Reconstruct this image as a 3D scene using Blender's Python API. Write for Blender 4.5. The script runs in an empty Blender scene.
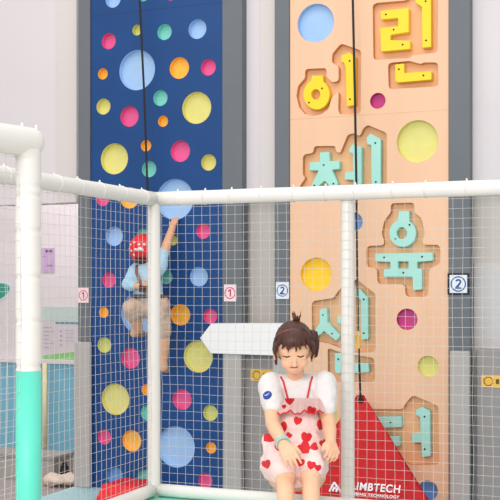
import bpy, bmesh, math, random
import numpy as np
from mathutils import Vector, Matrix, noise
from mathutils.bvhtree import BVHTree
random.seed(7)
SC = bpy.context.scene
COL = SC.collection
# ------------------------------------------------------------------ camera model
F = 1100.0; HZ = 286.0; TH = math.radians(22.4); H = 1.555
CT, ST = math.cos(TH), math.sin(TH)
RIGHT = Vector((CT, ST, 0)); FWD = Vector((-ST, CT, 0)); UP = Vector((0, 0, 1))
CAM = Vector((0, 0, H))
def ray(px, py): return FWD + RIGHT*((px-250)/F) - UP*((py-HZ)/F)
def PD(px, py, Y): return CAM + ray(px, py)*Y            # at a depth
def P(px, py, yw):                                        # on a plane parallel to the climbing wall
    d = ray(px, py); return CAM + d*(yw/d.y)
def PZ(px, py, z):
    d = ray(px, py); return CAM + d*((z-H)/d.z)
def depth(px, yw): return yw/ray(px, HZ).y
cd = bpy.data.cameras.new('camera'); cam = bpy.data.objects.new('camera', cd); COL.objects.link(cam)
cam.location = CAM; cam.rotation_euler = (math.pi/2, 0, TH)
cd.sensor_width = 36; cd.lens = F/500*36; cd.shift_y = (HZ-250)/500; cd.clip_end = 100
SC.camera = cam

# ------------------------------------------------------------------ materials
def lin(c):
    c = c.lstrip('#'); v = [int(c[i:i+2], 16)/255 for i in (0, 2, 4)]
    return [x/12.92 if x <= .04045 else ((x+.055)/1.055)**2.4 for x in v]
MATS = {}
def mat(name, col, rough=.6, var=.06, scale=8, bump=0, bscale=60, metal=0, spec=.4, sss=0, stretch=None, emit=0):
    if name in MATS: return MATS[name]
    m = bpy.data.materials.new(name); m.use_nodes = True; nt = m.node_tree; b = nt.nodes['Principled BSDF']
    c = lin(col)
    tc = nt.nodes.new('ShaderNodeTexCoord'); mp = nt.nodes.new('ShaderNodeMapping')
    nt.links.new(tc.outputs['Object'], mp.inputs[0])
    if stretch: mp.inputs['Scale'].default_value = stretch
    n = nt.nodes.new('ShaderNodeTexNoise'); n.inputs['Scale'].default_value = scale; n.inputs['Detail'].default_value = 4
    nt.links.new(mp.outputs[0], n.inputs['Vector'])
    r = nt.nodes.new('ShaderNodeValToRGB'); nt.links.new(n.outputs['Fac'], r.inputs[0])
    r.color_ramp.elements[0].position = .3; r.color_ramp.elements[1].position = .7
    r.color_ramp.elements[0].color = [min(1, x*(1-var)) for x in c]+[1]
    r.color_ramp.elements[1].color = [min(1, x*(1+var)) for x in c]+[1]
    nt.links.new(r.outputs[0], b.inputs['Base Color'])
    b.inputs['Roughness'].default_value = rough; b.inputs['Metallic'].default_value = metal
    b.inputs['Specular IOR Level'].default_value = spec
    if sss:
        b.inputs['Subsurface Weight'].default_value = sss; b.inputs['Subsurface Radius'].default_value = (.01, .004, .002)
        b.inputs['Subsurface Scale'].default_value = .5
    if bump:
        n2 = nt.nodes.new('ShaderNodeTexNoise'); n2.inputs['Scale'].default_value = bscale; n2.inputs['Detail'].default_value = 5
        nt.links.new(mp.outputs[0], n2.inputs['Vector'])
        bp = nt.nodes.new('ShaderNodeBump'); bp.inputs['Strength'].default_value = bump; bp.inputs['Distance'].default_value = .005
        nt.links.new(n2.outputs['Fac'], bp.inputs['Height']); nt.links.new(bp.outputs[0], b.inputs['Normal'])
    MATS[name] = m; return m
M_wall = mat('painted_wall', 'dcd5d8', .8, .015, 2)
M_blue = mat('blue_board', '0c437f', .45, .07, 3)
M_bluedge = mat('blue_board_edge', '0c3a72', .5)
M_wood = mat('birch_plywood', 'edc09e', .5, .03, 6, bump=.05, stretch=(1, 1, .12))
M_woodin = mat('routed_plywood', 'efba8c', .6, .05, 8, stretch=(1, 1, .2))
M_routed = mat('routed_ply_edge', 'd79a66', .6, .08, 20)
M_frame = mat('grey_frame', '6b7076', .6, .03, 5)
M_pad = mat('grey_vinyl_pad', 'b3adaa', .5, .03, 4)
M_pad2 = mat('darker_grey_vinyl_pad', '9c9695', .5, .04, 4)
M_black = mat('black_plastic', '17171a', .5)
M_yel = mat('yellow_hold', 'fdd62b', .4, .02)
M_teal = mat('teal_hold', 'a6dfd3', .4, .03)
HOLE = {'b': mat('light_blue_liner', 'a3c5ea', .5, .04), 'p': mat('pink_liner', 'e8619c', .5, .05),
        'y': mat('pale_yellow_liner', 'e2da84', .5, .05), 'o': mat('orange_yellow_liner', 'fdc14a', .5, .04),
        'm': mat('mint_liner', '85d3c8', .5, .05), 'g': mat('lime_liner', 'd6d684', .5, .04),
        'M': mat('magenta_liner', 'cd3f8b', .5, .05), 'Y': mat('yellow_liner', 'fbd02b', .5, .04), 'B': mat('mid_blue_liner', '6fa0d4', .5, .05)}
HNAME = {'b': 'light blue', 'p': 'pink', 'y': 'pale yellow', 'o': 'orange yellow', 'm': 'mint', 'g': 'lime yellow', 'M': 'magenta', 'Y': 'bright yellow', 'B': 'mid blue'}
M_white = mat('white_pvc', 'e3e3de', .4, .02)
M_net = mat('white_net_cord', 'cdc8c4', .7, .02)
M_mint = mat('mint_vinyl', '7fdcc4', .45, .03)
M_mintpost = mat('turquoise_vinyl', '62dcc4', .45, .02)
M_red = mat('red_tarpaulin', 'ea2a33', .5, .05, 10, bump=.05)
M_whitep = mat('white_print', 'f4eef2', .6, .01)
M_mat = mat('pale_blue_mat', 'aed7dd', .5, .03)
M_floor = mat('grey_floor', 'a59a98', .6, .05)
M_lblue = mat('blue_wainscot', '7ab7cf', .6, .03)

# ------------------------------------------------------------------ mesh helpers
def link(name, me, m=None, parent=None, smooth=False):
    me.name = name; o = bpy.data.objects.new(name, me); COL.objects.link(o)
    if m is not None and not me.materials: me.materials.append(m)
    if smooth:
        for p in me.polygons: p.use_smooth = True
    if parent is not None:
        o.parent = parent; o.matrix_parent_inverse = pm_inv(parent)
    return o
def pm_inv(p):
    L = Matrix.Translation(p.location)
    return (pm(p)).inverted()
def pm(o):
    m = Matrix.Translation(o.location) @ o.rotation_euler.to_matrix().to_4x4()
    if o.parent: m = pm(o.parent) @ o.matrix_parent_inverse @ m
    return m
def frombm(name, bm, m=None, parent=None, smooth=False):
    me = bpy.data.meshes.new(name); bm.normal_update(); bm.to_mesh(me); bm.free()
    return link(name, me, m, parent, smooth)
def tag(o, label, cat, group=None):
    o['label'] = label; o['category'] = cat
    if group: o['group'] = group
    return o
def struct(o): o['kind'] = 'structure'; return o
def thing(name, loc, label, cat, group=None):
    o = bpy.data.objects.new(name, None); COL.objects.link(o); o.location = loc; o.empty_display_size = .05
    return tag(o, label, cat, group)
def abox(bm, lo, hi, bev=0, seg=2):
    r = bmesh.ops.create_cube(bm, size=1)['verts']
    lo, hi = Vector(lo), Vector(hi); c = (lo+hi)/2; s = hi-lo
    for v in r: v.co = Vector((v.co.x*s.x, v.co.y*s.y, v.co.z*s.z))+c
    if bev:
        es = list({e for v in r for e in v.link_edges})
        bmesh.ops.bevel(bm, geom=es, offset=bev, segments=seg, affect='EDGES', profile=.5)
def box(name, lo, hi, m, parent=None, bev=0):
    bm = bmesh.new(); abox(bm, lo, hi, bev); return frombm(name, bm, m, parent)
def atube(bm, pts, radii, n=10, cap=True):
    pts = [Vector(p) for p in pts]
    if not hasattr(radii, '__len__'): radii = [radii]*len(pts)
    rings = []; prev = None
    for i, p in enumerate(pts):
        a = pts[max(0, i-1)]; b = pts[min(len(pts)-1, i+1)]; t = (b-a).normalized()
        if prev is None:
            u = t.orthogonal().normalized()
        else:
            u = (prev - t*prev.dot(t));  u = u.normalized() if u.length > 1e-6 else t.orthogonal().normalized()
        prev = u; w = t.cross(u)
        rings.append([bm.verts.new(p+(u*math.cos(2*math.pi*k/n)+w*math.sin(2*math.pi*k/n))*radii[i]) for k in range(n)])
    for a, b in zip(rings, rings[1:]):
        for k in range(n): bm.faces.new((a[k], a[(k+1) % n], b[(k+1) % n], b[k]))
    if cap: bm.faces.new(rings[0][::-1]); bm.faces.new(rings[-1])
def tube(name, pts, radii, m, parent=None, n=12, smooth=True):
    bm = bmesh.new(); atube(bm, pts, radii, n); return frombm(name, bm, m, parent, smooth)
def acap(bm, p0, r0, p1, r1, n=12):
    """closed tapered capsule"""
    p0, p1 = Vector(p0), Vector(p1); d = p1-p0; L = d.length
    if L < 1e-6: d = Vector((0, 0, 1)); L = 1e-6
    t = d.normalized(); pts = []; rr = []
    for k in range(5):
        a = math.pi/2*(1-k/4); pts.append(p0-t*r0*math.sin(a)*.999); rr.append(max(r0*math.cos(a), r0*.03))
    for k in range(5):
        a = math.pi/2*(k/4); pts.append(p1+t*r1*math.sin(a)*.999); rr.append(max(r1*math.cos(a), r1*.03))
    atube(bm, pts, rr, n)
def achain(bm, pts, radii, n=12):
    for i in range(len(pts)-1): acap(bm, pts[i], radii[i], pts[i+1], radii[i+1], n)
def aell(bm, c, r, R=None, u=20, v=12):
    M = Matrix.Translation(Vector(c)) @ (R.to_4x4() if R is not None else Matrix.Identity(4)) @ Matrix.Diagonal((r[0], r[1], r[2], 1))
    bmesh.ops.create_uvsphere(bm, u_segments=u, v_segments=v, radius=1, matrix=M)
def evalmesh(o):
    dg = bpy.context.evaluated_depsgraph_get(); me = bpy.data.meshes.new_from_object(o.evaluated_get(dg)); return me
def fuse(bm, voxel, smooth=4, factor=.5, wrinkle=0, wscale=20):
    """closed pieces -> one continuous surface"""
    me = bpy.data.meshes.new('tmp'); bm.normal_update(); bm.to_mesh(me); bm.free()
    o = bpy.data.objects.new('tmp', me); COL.objects.link(o)
    r = o.modifiers.new('r', 'REMESH'); r.mode = 'VOXEL'; r.voxel_size = voxel; r.use_smooth_shade = True
    if smooth:
        s = o.modifiers.new('s', 'SMOOTH'); s.iterations = smooth; s.factor = factor
    out = evalmesh(o); bpy.data.objects.remove(o); bpy.data.meshes.remove(me)
    if wrinkle:
        ns = [v.normal.copy() for v in out.vertices]
        for v, nn in zip(out.vertices, ns):
            q = v.co*wscale
            v.co += nn*wrinkle*(noise.noise(q)+.5*noise.noise(q*2.3))
    return out
def fillet(pts, r, n=4):
    out = []; N = len(pts)
    for i in range(N):
        p = Vector(pts[i]); a = Vector(pts[i-1]); b = Vector(pts[(i+1) % N])
        u, v = a-p, b-p; lu, lv = u.length, v.length
        if lu < 1e-6 or lv < 1e-6: out.append(p); continue
        u /= lu; v /= lv; c = max(-1, min(1, u.dot(v))); ang = math.acos(c)
        if ang > 2.9: out.append(p); continue
        d = min(r/math.tan(ang/2), .42*lu, .42*lv)
        s, e = p+u*d, p+v*d
        for k in range(n+1):
            q = k/n; out.append(s*(1-q)**2+p*2*q*(1-q)+e*q*q)
    return out
def plate(loops, t, y0, bevel=0):
    """loops of (x,z) filled with holes; front face at y0, thickness t going away"""
    cu = bpy.data.curves.new('c', 'CURVE'); cu.dimensions = '2D'; cu.fill_mode = 'BOTH'
    cu.extrude = t/2-bevel; cu.bevel_depth = bevel; cu.bevel_resolution = 1; cu.offset = -bevel if bevel else 0
    for lp in loops:
        s = cu.splines.new('POLY'); s.points.add(len(lp)-1); s.use_cyclic_u = True
        for q, p in zip(s.points, lp): q.co = (p[0], p[1], 0, 1)
    o = bpy.data.objects.new('c', cu); COL.objects.link(o); me = evalmesh(o); bpy.data.objects.remove(o)
    me.transform(Matrix.Translation((0, y0+t/2, 0)) @ Matrix.Rotation(math.pi/2, 4, 'X'))
    me.materials.clear(); return me
def text(body, size, ext=.0012, bold=0, shear=0, spacing=1.0):
    cu = bpy.data.curves.new('t', 'FONT'); cu.body = body; cu.size = size; cu.extrude = ext; cu.offset = bold; cu.shear = shear
    cu.align_x = 'CENTER'; cu.align_y = 'CENTER'; cu.space_character = spacing
    o = bpy.data.objects.new('t', cu); COL.objects.link(o); me = evalmesh(o); bpy.data.objects.remove(o)
    me.materials.clear(); return me
STAND = Matrix.Rotation(math.pi/2, 4, 'X')
def circ(c, r, n=40): return [(c[0]+r*math.cos(2*math.pi*k/n), c[1]+r*math.sin(2*math.pi*k/n)) for k in range(n)]
def xz(px, py, yw): p = P(px, py, yw); return (p.x, p.z)

# ------------------------------------------------------------------ room
YF = 7.40                      # front face of the climbing boards
YB = 7.475                      # face of the upper wall
YL = 8.75                      # recessed lower wall
ZB = P(60, 203, YB).z          # underside of the upper wall
def wall_back():
    bm = bmesh.new()
    abox(bm, (-9, YB, ZB), (4, YB+.15, 6.2))                           # upper wall over a corridor
    abox(bm, (-9, YL, -.04), (4, YL+.3, ZB+1.0)); abox(bm, (-9, YB+.15, ZB+1.0), (4, YL+.3, ZB+1.2))
    return struct(frombm('wall_back', bm, M_wall))
wall_back()
struct(box('wall_middle', (P(82, 300, YF).x, YF+.15, -.04), (4, YF+.5, ZB+.02), mat('warm_grey_wall', 'cbc4bd', .8, .015, 2)))
fl = box('floor', (-9, -3, -.14), (4, YL, -.04), M_floor); struct(fl)
def trim(n, pa, pb, top, bot, y0, y1, m):
    a, b = P(pa, 300, y0), P(pb, 300, y0)
    return struct(box('trim_%d' % n, (a.x, y0, bot), (b.x, y1, top), m))
M_wall2 = mat('warm_painted_wall', 'd9d1cf', .8, .015, 2)
trim(1, 57, 76.5, 6.2, ZB, YB-.02, YB+.01, M_wall2)
trim(2, 260, 276, 6.2, ZB, YB-.015, YB+.01, M_wall2)
M_wall3 = mat('paler_lower_wall', 'cfcbcb', .7, .02, 2)
trim(3, 474, 560, P(485, 263, YF+.14).z, 0, YF+.142, YF+.15, M_wall3)  # thin sheet, slightly paler and cooler than the wall behind it
# blue wainscot on the recessed wall, with its pale cap
trim(4, -90, 76, P(60, 363, YL-.03).z, -.04, YL-.03, YL, M_lblue)
trim(5, -90, 76, P(60, 360, YL-.05).z, P(60, 364, YL-.05).z, YL-.05, YL, M_wall)
# pale blue mat below the climbing walls
mx = PZ(88, 481.5, 0).x
tag(box('floor_mat', (mx, 4.1, -.04), (3.2, 7.62, 0), M_mat, bev=.012), 'pale blue padded mat on the floor below the climbing boards', 'mat')

# ------------------------------------------------------------------ climbing boards
Z1 = 4.45
def climbing_wall(label, pl, pr, pfl, pfr, board_mat, loops, base_mat):
    xl, xr = P(pl, 286, YF).x, P(pr, 286, YF).x
    t = thing('climbing_wall', ((xl+xr)/2, YF+.06, 0), label, 'climbing wall')
    outer = [(xl, 0), (xr, 0), (xr, Z1), (xl, Z1)]
    bo = link('board', plate([outer]+loops, .05, YF), board_mat, t)
    bo.data.materials.append(M_routed if board_mat is M_wood else M_bluedge)
    for p in bo.data.polygons: p.material_index = 0 if abs(p.normal.y) > .5 else 1
    box('backing_board', (xl, YF+.0505, 0), (xr, YF+.065, Z1), base_mat, t)
    fl_, fr_ = P(pfl, 286, YF-.012).x, P(pfr, 286, YF-.012).x
    for a, b in ((fl_, xl-.003), (xr+.003, fr_)):
        box('frame_strip', (a, YF-.012, 0), (b, YF+.10, Z1), M_frame, t, bev=.003)
    return t, xl, xr
def liner(t, px, py, ry, k, seg=40):
    Y = depth(px, YF); r = ry/F*Y; c = xz(px, py, YF)
    bm = bmesh.new(); n = seg
    rings = []
    for rr, y in ((r*.999, YF+.001), (r*.985, YF+.0475), (r*.3, YF+.048)):
        rings.append([bm.verts.new((c[0]+rr*math.cos(2*math.pi*i/n), y, c[1]+rr*math.sin(2*math.pi*i/n))) for i in range(n)])
    for a, b in zip(rings, rings[1:]):
        for i in range(n): bm.faces.new((a[i], a[(i+1) % n], b[(i+1) % n], b[i]))
    bm.faces.new(rings[-1])
    o = frombm('climbing_hole', bm, HOLE[k], t); o['label'] = HNAME[k]+' round climbing hole'
    return o
def holeloop(px, py, ry): return circ(xz(px, py, YF), ry/F*depth(px, YF))
BL = [(113, -1, 8.7, 'b'), (143.5, -3.5, 5, 'm'), (171, -5, 5.5, 'p'), (108.7, 41.2, 8, 'p'), (137, 30, 5.4, 'g'), (137, 70, 20.2, 'b'),
      (102.8, 73.8, 5.6, 'o'), (103.4, 106.5, 8, 'y'), (129.4, 116.5, 10.3, 'p'), (164.5, 32, 8, 'm'), (197.4, 29, 9.9, 'b'),
      (179.3, 68, 10.8, 'o'), (208.3, 67.3, 8.2, 'p'), (160.4, 98, 8, 'm'), (196.6, 107.8, 16, 'y'), (163, 121.2, 5.6, 'o'),
      (114.3, 158.8, 15.5, 'y'), (146, 145.7, 5.8, 'o'), (180.3, 151.2, 10.7, 'p'), (208.6, 162.4, 8.2, 'y'), (149, 169, 8.2, 'm'),
      (174.9, 199.3, 20.5, 'b'), (102.8, 198, 8, 'p'), (129.6, 197.8, 10.7, 'o'), (114.3, 236.2, 9.8, 'b'), (143.5, 236.5, 8, 'm'),
      (203.2, 231, 7.8, 'p'), (173, 240.2, 5.2, 'g'), (108.9, 280, 7.7, 'p'), (166, 276.8, 7.4, 'm'), (198.9, 276.6, 9.9, 'b'),
      (139.5, 313, 21, 'b'), (103.7, 312.3, 5.5, 'o'), (180.4, 314.7, 10.8, 'o'), (210.2, 316.2, 7.6, 'p'), (104.3, 345, 7.9, 'g'),
      (130.4, 358.2, 10.6, 'p'), (198.2, 356.6, 16.1, 'y'), (115.4, 399.2, 15.8, 'y'), (146.5, 389.8, 5.8, 'o'), (182, 399.5, 10.5, 'p'),
      (210.3, 413, 8, 'g'), (147.6, 413, 7.8, 'm'), (104.4, 437, 7.6, 'p'), (131.8, 440.8, 10.7, 'o'), (176, 446.8, 20.8, 'b'),
      (211, 447.8, 5.7, 'o'), (115, 476, 9.2, 'B'), (145, 477, 8, 'm'), (205.3, 480.5, 7.8, 'p')]
t, xl, xr = climbing_wall('tall navy blue climbing board full of round coloured holes, with dark grey side strips', 91, 222.5, 78, 242,
                          M_blue, [holeloop(*b[:3]) for b in BL], M_bluedge)
for b in BL: liner(t, *b)
# board joints
for py, pxm in ((10, 150), (259, 150)):
    z = P(pxm, py, YF).z
    if py == 10: box('board_joint', (xl, YF-.0006, z-.003), (xr, YF+.002, z+.003), M_bluedge, t)

# --- wooden board with letters
def loopz(crop, pts, r=0, yw=YF):
    ox, oy, s = crop
    q = [xz(ox+a/s, oy+b/s, yw) for a, b in pts]
    if r: q = [tuple(v) for v in fillet(q, r)]
    return q
A = (275, 40, 5); B = (355, 0, 5); C3 = (290, 110, 4.545); D = (350, 190, 4.167); E = (300, 270, 3.846); G = (370, 380, 4.167)
POCK = [(A, [(150, 145), (258, 140), (258, 182), (285, 212), (318, 205), (318, 132), (283, 112), (287, 68), (330, 17), (430, 52), (428, 372), (325, 372), (316, 350), (318, 250), (283, 290), (268, 345), (232, 372), (190, 380), (150, 370), (120, 335), (107, 280), (115, 230), (150, 190)], .034),
        (B, [(88, 25), (110, 14), (255, 2), (290, -45), (340, -60), (415, -50), (413, 262), (285, 277), (278, 290), (92, 300)], .03),
        (B, [(165, 315), (272, 304), (328, 320), (345, 312), (415, 312), (418, 432), (168, 446)], .03),
        (C3, [(58, 202), (105, 196), (110, 164), (205, 163), (210, 190), (228, 195), (262, 112), (290, 105), (318, 120), (332, 85), (352, 67), (440, 104), (440, 385), (45, 385), (45, 345), (70, 308), (58, 295)], .034),
        (D, [(170, 55), (268, 52), (270, 95), (298, 118), (312, 178), (298, 228), (376, 228), (376, 305), (330, 330), (325, 445), (232, 445), (228, 392), (114, 392), (112, 325), (70, 322), (68, 233), (147, 230), (132, 180), (142, 130), (170, 92)], .034),
        (E, [(45, 120), (128, 108), (155, 70), (200, 65), (212, 32), (290, 92), (290, 315), (215, 317), (150, 298), (110, 282), (70, 275), (46, 255)], .034),
        (E, [(106, 298), (140, 312), (215, 328), (285, 338), (290, 430), (108, 430)], .03),
        (G, [(-30, 120), (135, 122), (150, 95), (178, 63), (285, 108), (288, 352), (165, 355), (130, 330), (118, 302), (-30, 302)], .034)]
PCS = [('ㅇ', A, [None], 'y', [(235, 242), (170, 313)]),
       ('stroke', A, [[(332, 76), (372, 62), (400, 82), (400, 325), (358, 332), (352, 140), (344, 112), (331, 109)]], 'y', [(373, 104), (375, 296)]),
       ('', B, [[(127, 55), (268, 38), (268, 160), (178, 175), (175, 200), (275, 203), (275, 245), (130, 258), (125, 140), (215, 130), (215, 90), (130, 98)]], 'y', [(154, 72), (193, 148), (238, 223)]),
       ('', B, [[(300, 2), (330, -25), (380, -20), (380, 235), (335, 240), (333, 35), (305, 14)]], 'y', [(353, 6), (355, 202)]),
       ('', B, [[(200, 322), (245, 318), (245, 365), (382, 355), (382, 398), (212, 413), (201, 403)]], 'y', [(219, 346), (342, 377)]),
       ('', C3, [[(135, 193), (178, 190), (180, 232), (225, 230), (225, 268), (190, 272), (216, 330), (216, 355), (190, 355), (157, 322), (120, 355), (95, 355), (100, 335), (130, 275), (88, 275), (88, 238), (135, 235)]], 't', [(153, 250), (110, 343), (197, 335)]),
       ('', C3, [[(268, 178), (284, 155), (325, 168), (325, 350), (288, 350), (288, 318), (248, 316), (250, 283), (286, 280), (285, 198), (270, 192)]], 't', []),
       ('', C3, [[(347, 127), (365, 107), (412, 132), (412, 350), (370, 350), (368, 160), (350, 155)]], 't', [(388, 150), (390, 327)]),
       ('ring2', D, [None], 't', [(248, 145), (189, 204)]),
       ('', D, [[(105, 265), (345, 260), (345, 295), (280, 300), (280, 328), (300, 328), (300, 415), (262, 418), (260, 362), (140, 362), (140, 330), (168, 328), (168, 300), (105, 298)], [(200, 298), (243, 298), (243, 328), (200, 328)]], 't', [(142, 281), (300, 278), (222, 345)]),
       ('', E, [[(75, 150), (103, 147), (105, 200), (155, 253), (138, 273), (92, 235), (60, 262), (48, 246), (75, 205)]], 't', [(88, 173), (123, 245)]),
       ('', E, [[(160, 95), (190, 90), (190, 265), (165, 265), (165, 207), (142, 205), (142, 180), (165, 178)]], 't', []),
       ('', E, [[(212, 72), (232, 75), (260, 108), (262, 265), (235, 270), (233, 115), (214, 105)]], 't', [(245, 113), (245, 243)]),
       ('', E, [[(133, 320), (160, 318), (162, 362), (262, 358), (265, 393), (140, 398), (133, 385)]], 't', [(147, 343)]),
       ('', G, [[(10, 155), (130, 152), (132, 197), (45, 200), (45, 238), (122, 235), (124, 276), (45, 278), (45, 285), (100, 284), (100, 296), (10, 298)]], 't', [(85, 176)]),
       ('', G, [[(190, 125), (215, 113), (250, 130), (252, 318), (215, 322), (213, 260), (175, 262), (173, 225), (210, 220), (208, 155), (192, 148)]], 't', [(227, 153), (228, 288)])]
WL = [(315.7, 23, 19.3, 'b'), (377.8, 100.8, 8, 'M'), (417.4, 141.3, 21.2, 'y'), (316.3, 274.2, 16.7, 'Y'), (353.5, 222, 9.5, 'B'), (407, 319.3, 10.7, 'M'),
      (428, 366.3, 10.7, 'y'), (428, 490.5, 10, 'B'), (326, 416, 12, 'y')]
loops = [holeloop(*b[:3]) for b in WL]+[loopz(c, p, r) for c, p, r in POCK]
t, xl, xr = climbing_wall('tall light wooden climbing board with yellow and mint Korean letters, with dark grey side strips', 290, 448.5, 274.5, 470,
                          M_wood, loops, M_woodin)
for b in WL: liner(t, *b)
YH = YF-.012
for nm, crop, lps, k, bolts in PCS:
    if lps[0] is None:
        if crop is A: cx, cy, ro, ri, nub = 207, 272, 76, 25, (183, 238, 178)
        else: cx, cy, ro, ri, nub = 219, 180, 57.5, 23.5, (204, 246, 88)
        ring = []; pxr = ro*.86 if crop is A else ro*.97
        n = 48
        for i in range(n):
            a = 2*math.pi*i/n+math.pi/2
            x, y = cx+pxr*math.cos(a), cy-ro*math.sin(a)
            ring.append((x, y))
        keep = [q for q in ring if not (nub[0] < q[0] < nub[1] and q[1] < cy)]
        # ring starts at the top and runs to the left; insert the nub between last and first
        i0 = [i for i, q in enumerate(ring) if not (nub[0] < q[0] < nub[1] and q[1] < cy)]
        st = i0[0]; seq = [ring[i] for i in i0]
        outl = [(nub[0], nub[2])]+seq+[(nub[1], nub[2])]
        inn = [(cx-4+ri*.9*math.cos(2*math.pi*i/24), cy+ri*1.05*math.sin(2*math.pi*i/24)) for i in range(24)]
        L = [loopz(crop, outl, 0, YH), loopz(crop, inn, 0, YH)]
    else:
        L = [loopz(crop, q, .006 if i == 0 else .003, YH) for i, q in enumerate(lps)]
    o = link('letter_hold', plate(L, YF+.050-YH, YH, .003), M_yel if k == 'y' else M_teal, t)
    o['label'] = ('yellow' if k == 'y' else 'mint')+' letter stroke bolted in its routed pocket'
    for bx, by in bolts:
        c = P(crop[0]+bx/crop[2], crop[1]+by/crop[2], YH)
        bm = bmesh.new(); bmesh.ops.create_cone(bm, cap_ends=True, segments=12, radius1=.008, radius2=.006, depth=.006, matrix=Matrix.Translation(c) @ STAND)
        frombm('bolt', bm, M_black, o)
for py in (116.5,):
    z = P(340, py, YF).z
    box('board_joint', (xl, YF-.0005, z-.0015), (xr, YF+.002, z+.0015), mat('joint_line', 'd8ab84', .6), t)

# ------------------------------------------------------------------ grey wall pads
def pad(name, pa, pb, ptop, y0, y1, m, label, group=None, bev=.012):
    a, b = P(pa, 300, y0), P(pb, 300, y0)
    return tag(box(name, (a.x, y0, 0), (b.x, y1, P((pa+pb)/2, ptop, y0).z), m, bev=bev), label, 'wall pad', group)
pad('wall_pad', 73.5, 89.5, 342, YF-.06, YF-.014, M_pad, 'narrow light grey pad at the foot of the blue board\'s left strip')
pad('wall_pad', 222.5, 241, 352, YF-.06, YF-.014, M_pad, 'narrow light grey pad at the foot of the blue board\'s right strip')
pad('wall_pad', 272, 290.5, 352, YF-.06, YF-.014, M_pad, 'narrow light grey pad at the left foot of the wooden board, behind the girl')
pad('wall_pad', 449.5, 469.5, 351, YF-.06, YF-.014, M_pad, 'narrow light grey pad at the foot of the wooden board\'s right strip')
padA = pad('wall_pad', 243, 276.5, 352, YF+.04, YF+.14, M_pad2, 'wide darker grey pad between the blue and wooden boards')
padB = pad('wall_pad', 476, 560, 350, YF+.04, YF+.14, M_pad2, 'wide darker grey pad right of the wooden board, carrying an orange sticker')
M_stick = mat('orange_sticker', 'f6bf4a', .5, .02)
M_stickd = mat('sticker_print', '6e5418', .6)
def sticker(padob, pa, pb, py, body):
    y = YF+.04; a, b = P(pa, py, y), P(pb, py, y); h = .042
    o = box('sticker', (a.x, y-.004, a.z-h), (b.x, y-.0002, a.z+h), M_stick, padob, bev=.0015); o['label'] = 'orange sticker'
    bm = bmesh.new()
    c = Vector((a.x+.05, y-.0045, a.z))
    n = 16; rings = []
    for rr in (.030, .024):
        rings.append([bm.verts.new(c+Vector((rr*(1+.18*(k % 2))*math.cos(2*math.pi*k/n), 0, rr*(1+.18*(k % 2))*math.sin(2*math.pi*k/n)))) for k in range(n)])
    for k in range(n): bm.faces.new((rings[0][k], rings[0][(k+1) % n], rings[1][(k+1) % n], rings[1][k]))
    frombm('icon', bm, M_stickd, o)
    x = a.x+.10
    for w in body:
        bm = bmesh.new(); abox(bm, (x, y-.0052, a.z-.016), (x+w, y-.0042, a.z+.016)); x += w+.008
        frombm('print_mark', bm, M_stickd, o)
sticker(padA, 250.5, 275, 375, [.02])
sticker(padB, 481, 530, 381, [.022, .015, .02, .012, .02, .024])

# ------------------------------------------------------------------ number signs
def number_sign(px, py, w, h, d, col, tint, label, backing=False):
    y = YF-.0125; c = P(px, py, y); Y = depth(px, y); W = w/F*Y*1.1/2; Hh = h/F*Y/2
    t = thing('number_sign', c, label, 'sign')
    if backing: box('backing', (c.x-W*1.25, y-.004, c.z-Hh*1.2), (c.x+W*1.25, y, c.z+Hh*1.2), M_black, t)
    y2 = y-(.0042 if backing else 0)
    box('plate', (c.x-W, y2-.006, c.z-Hh), (c.x+W, y2, c.z+Hh), mat('sign_plate_'+tint, tint, .5, .01), t, bev=.002)
    M = mat('sign_print_'+col, col, .5, .01); r = min(W, Hh)*.88
    link('ring', plate([circ((c.x, c.z), r), circ((c.x, c.z), r*.85)], .0015, y2-.0075), M, t)
    if d == '1':
        q = [(-.34, .42), (.02, .66), (.20, .66), (.20, -.62), (-.04, -.62), (-.04, .36), (-.34, .18)]
        link('digit', plate([[(c.x+a*r, c.z+b*r) for a, b in q]], .0015, y2-.0077), M, t)
    else:
        ang = np.radians(np.linspace(165, -42, 16))
        q = [(.38*math.cos(v), .27+.38*math.sin(v)) for v in ang]+[(.0, -.42), (.40, -.42), (.40, -.64), (-.42, -.64), (-.42, -.47)]
        q += [(.17*math.cos(v), .27+.17*math.sin(v)) for v in ang[::-1]]
        link('digit', plate([[(c.x+a*r, c.z+b*r) for a, b in q]], .0015, y2-.0077), M, t)
number_sign(83.7, 295.3, 10.8, 15, '1', 'cf3d57', 'f6dde2', 'pinkish square sign with a circled red 1, left of the blue board')
number_sign(230.3, 293, 12.2, 17, '1', 'cf3d57', 'f6dde2', 'pinkish square sign with a circled red 1, between blue board and arrow sign')
number_sign(282.6, 290.5, 12.5, 17, '2', '27498e', 'e2eaf6', 'pale square sign with a circled blue 2, above the girl\'s head on the left strip')
number_sign(458.6, 284, 16, 18, '2', '27498e', 'e2eaf6', 'square sign with circled blue 2 on a black band, right of the wooden board', True)

# arrow sign
ya = YF-.075
ap = [xz(x, y, ya) for x, y in ((199.8, 338), (211, 323.6), (286, 323.4), (286, 356), (210.5, 353.4))]
tag(link('arrow_sign', plate([ap], .06, ya, .004), mat('white_foam_board', 'f3f1f1', .6, .01)), 'plain white arrow shaped board pointing left, behind the girl\'s head', 'sign')

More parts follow.
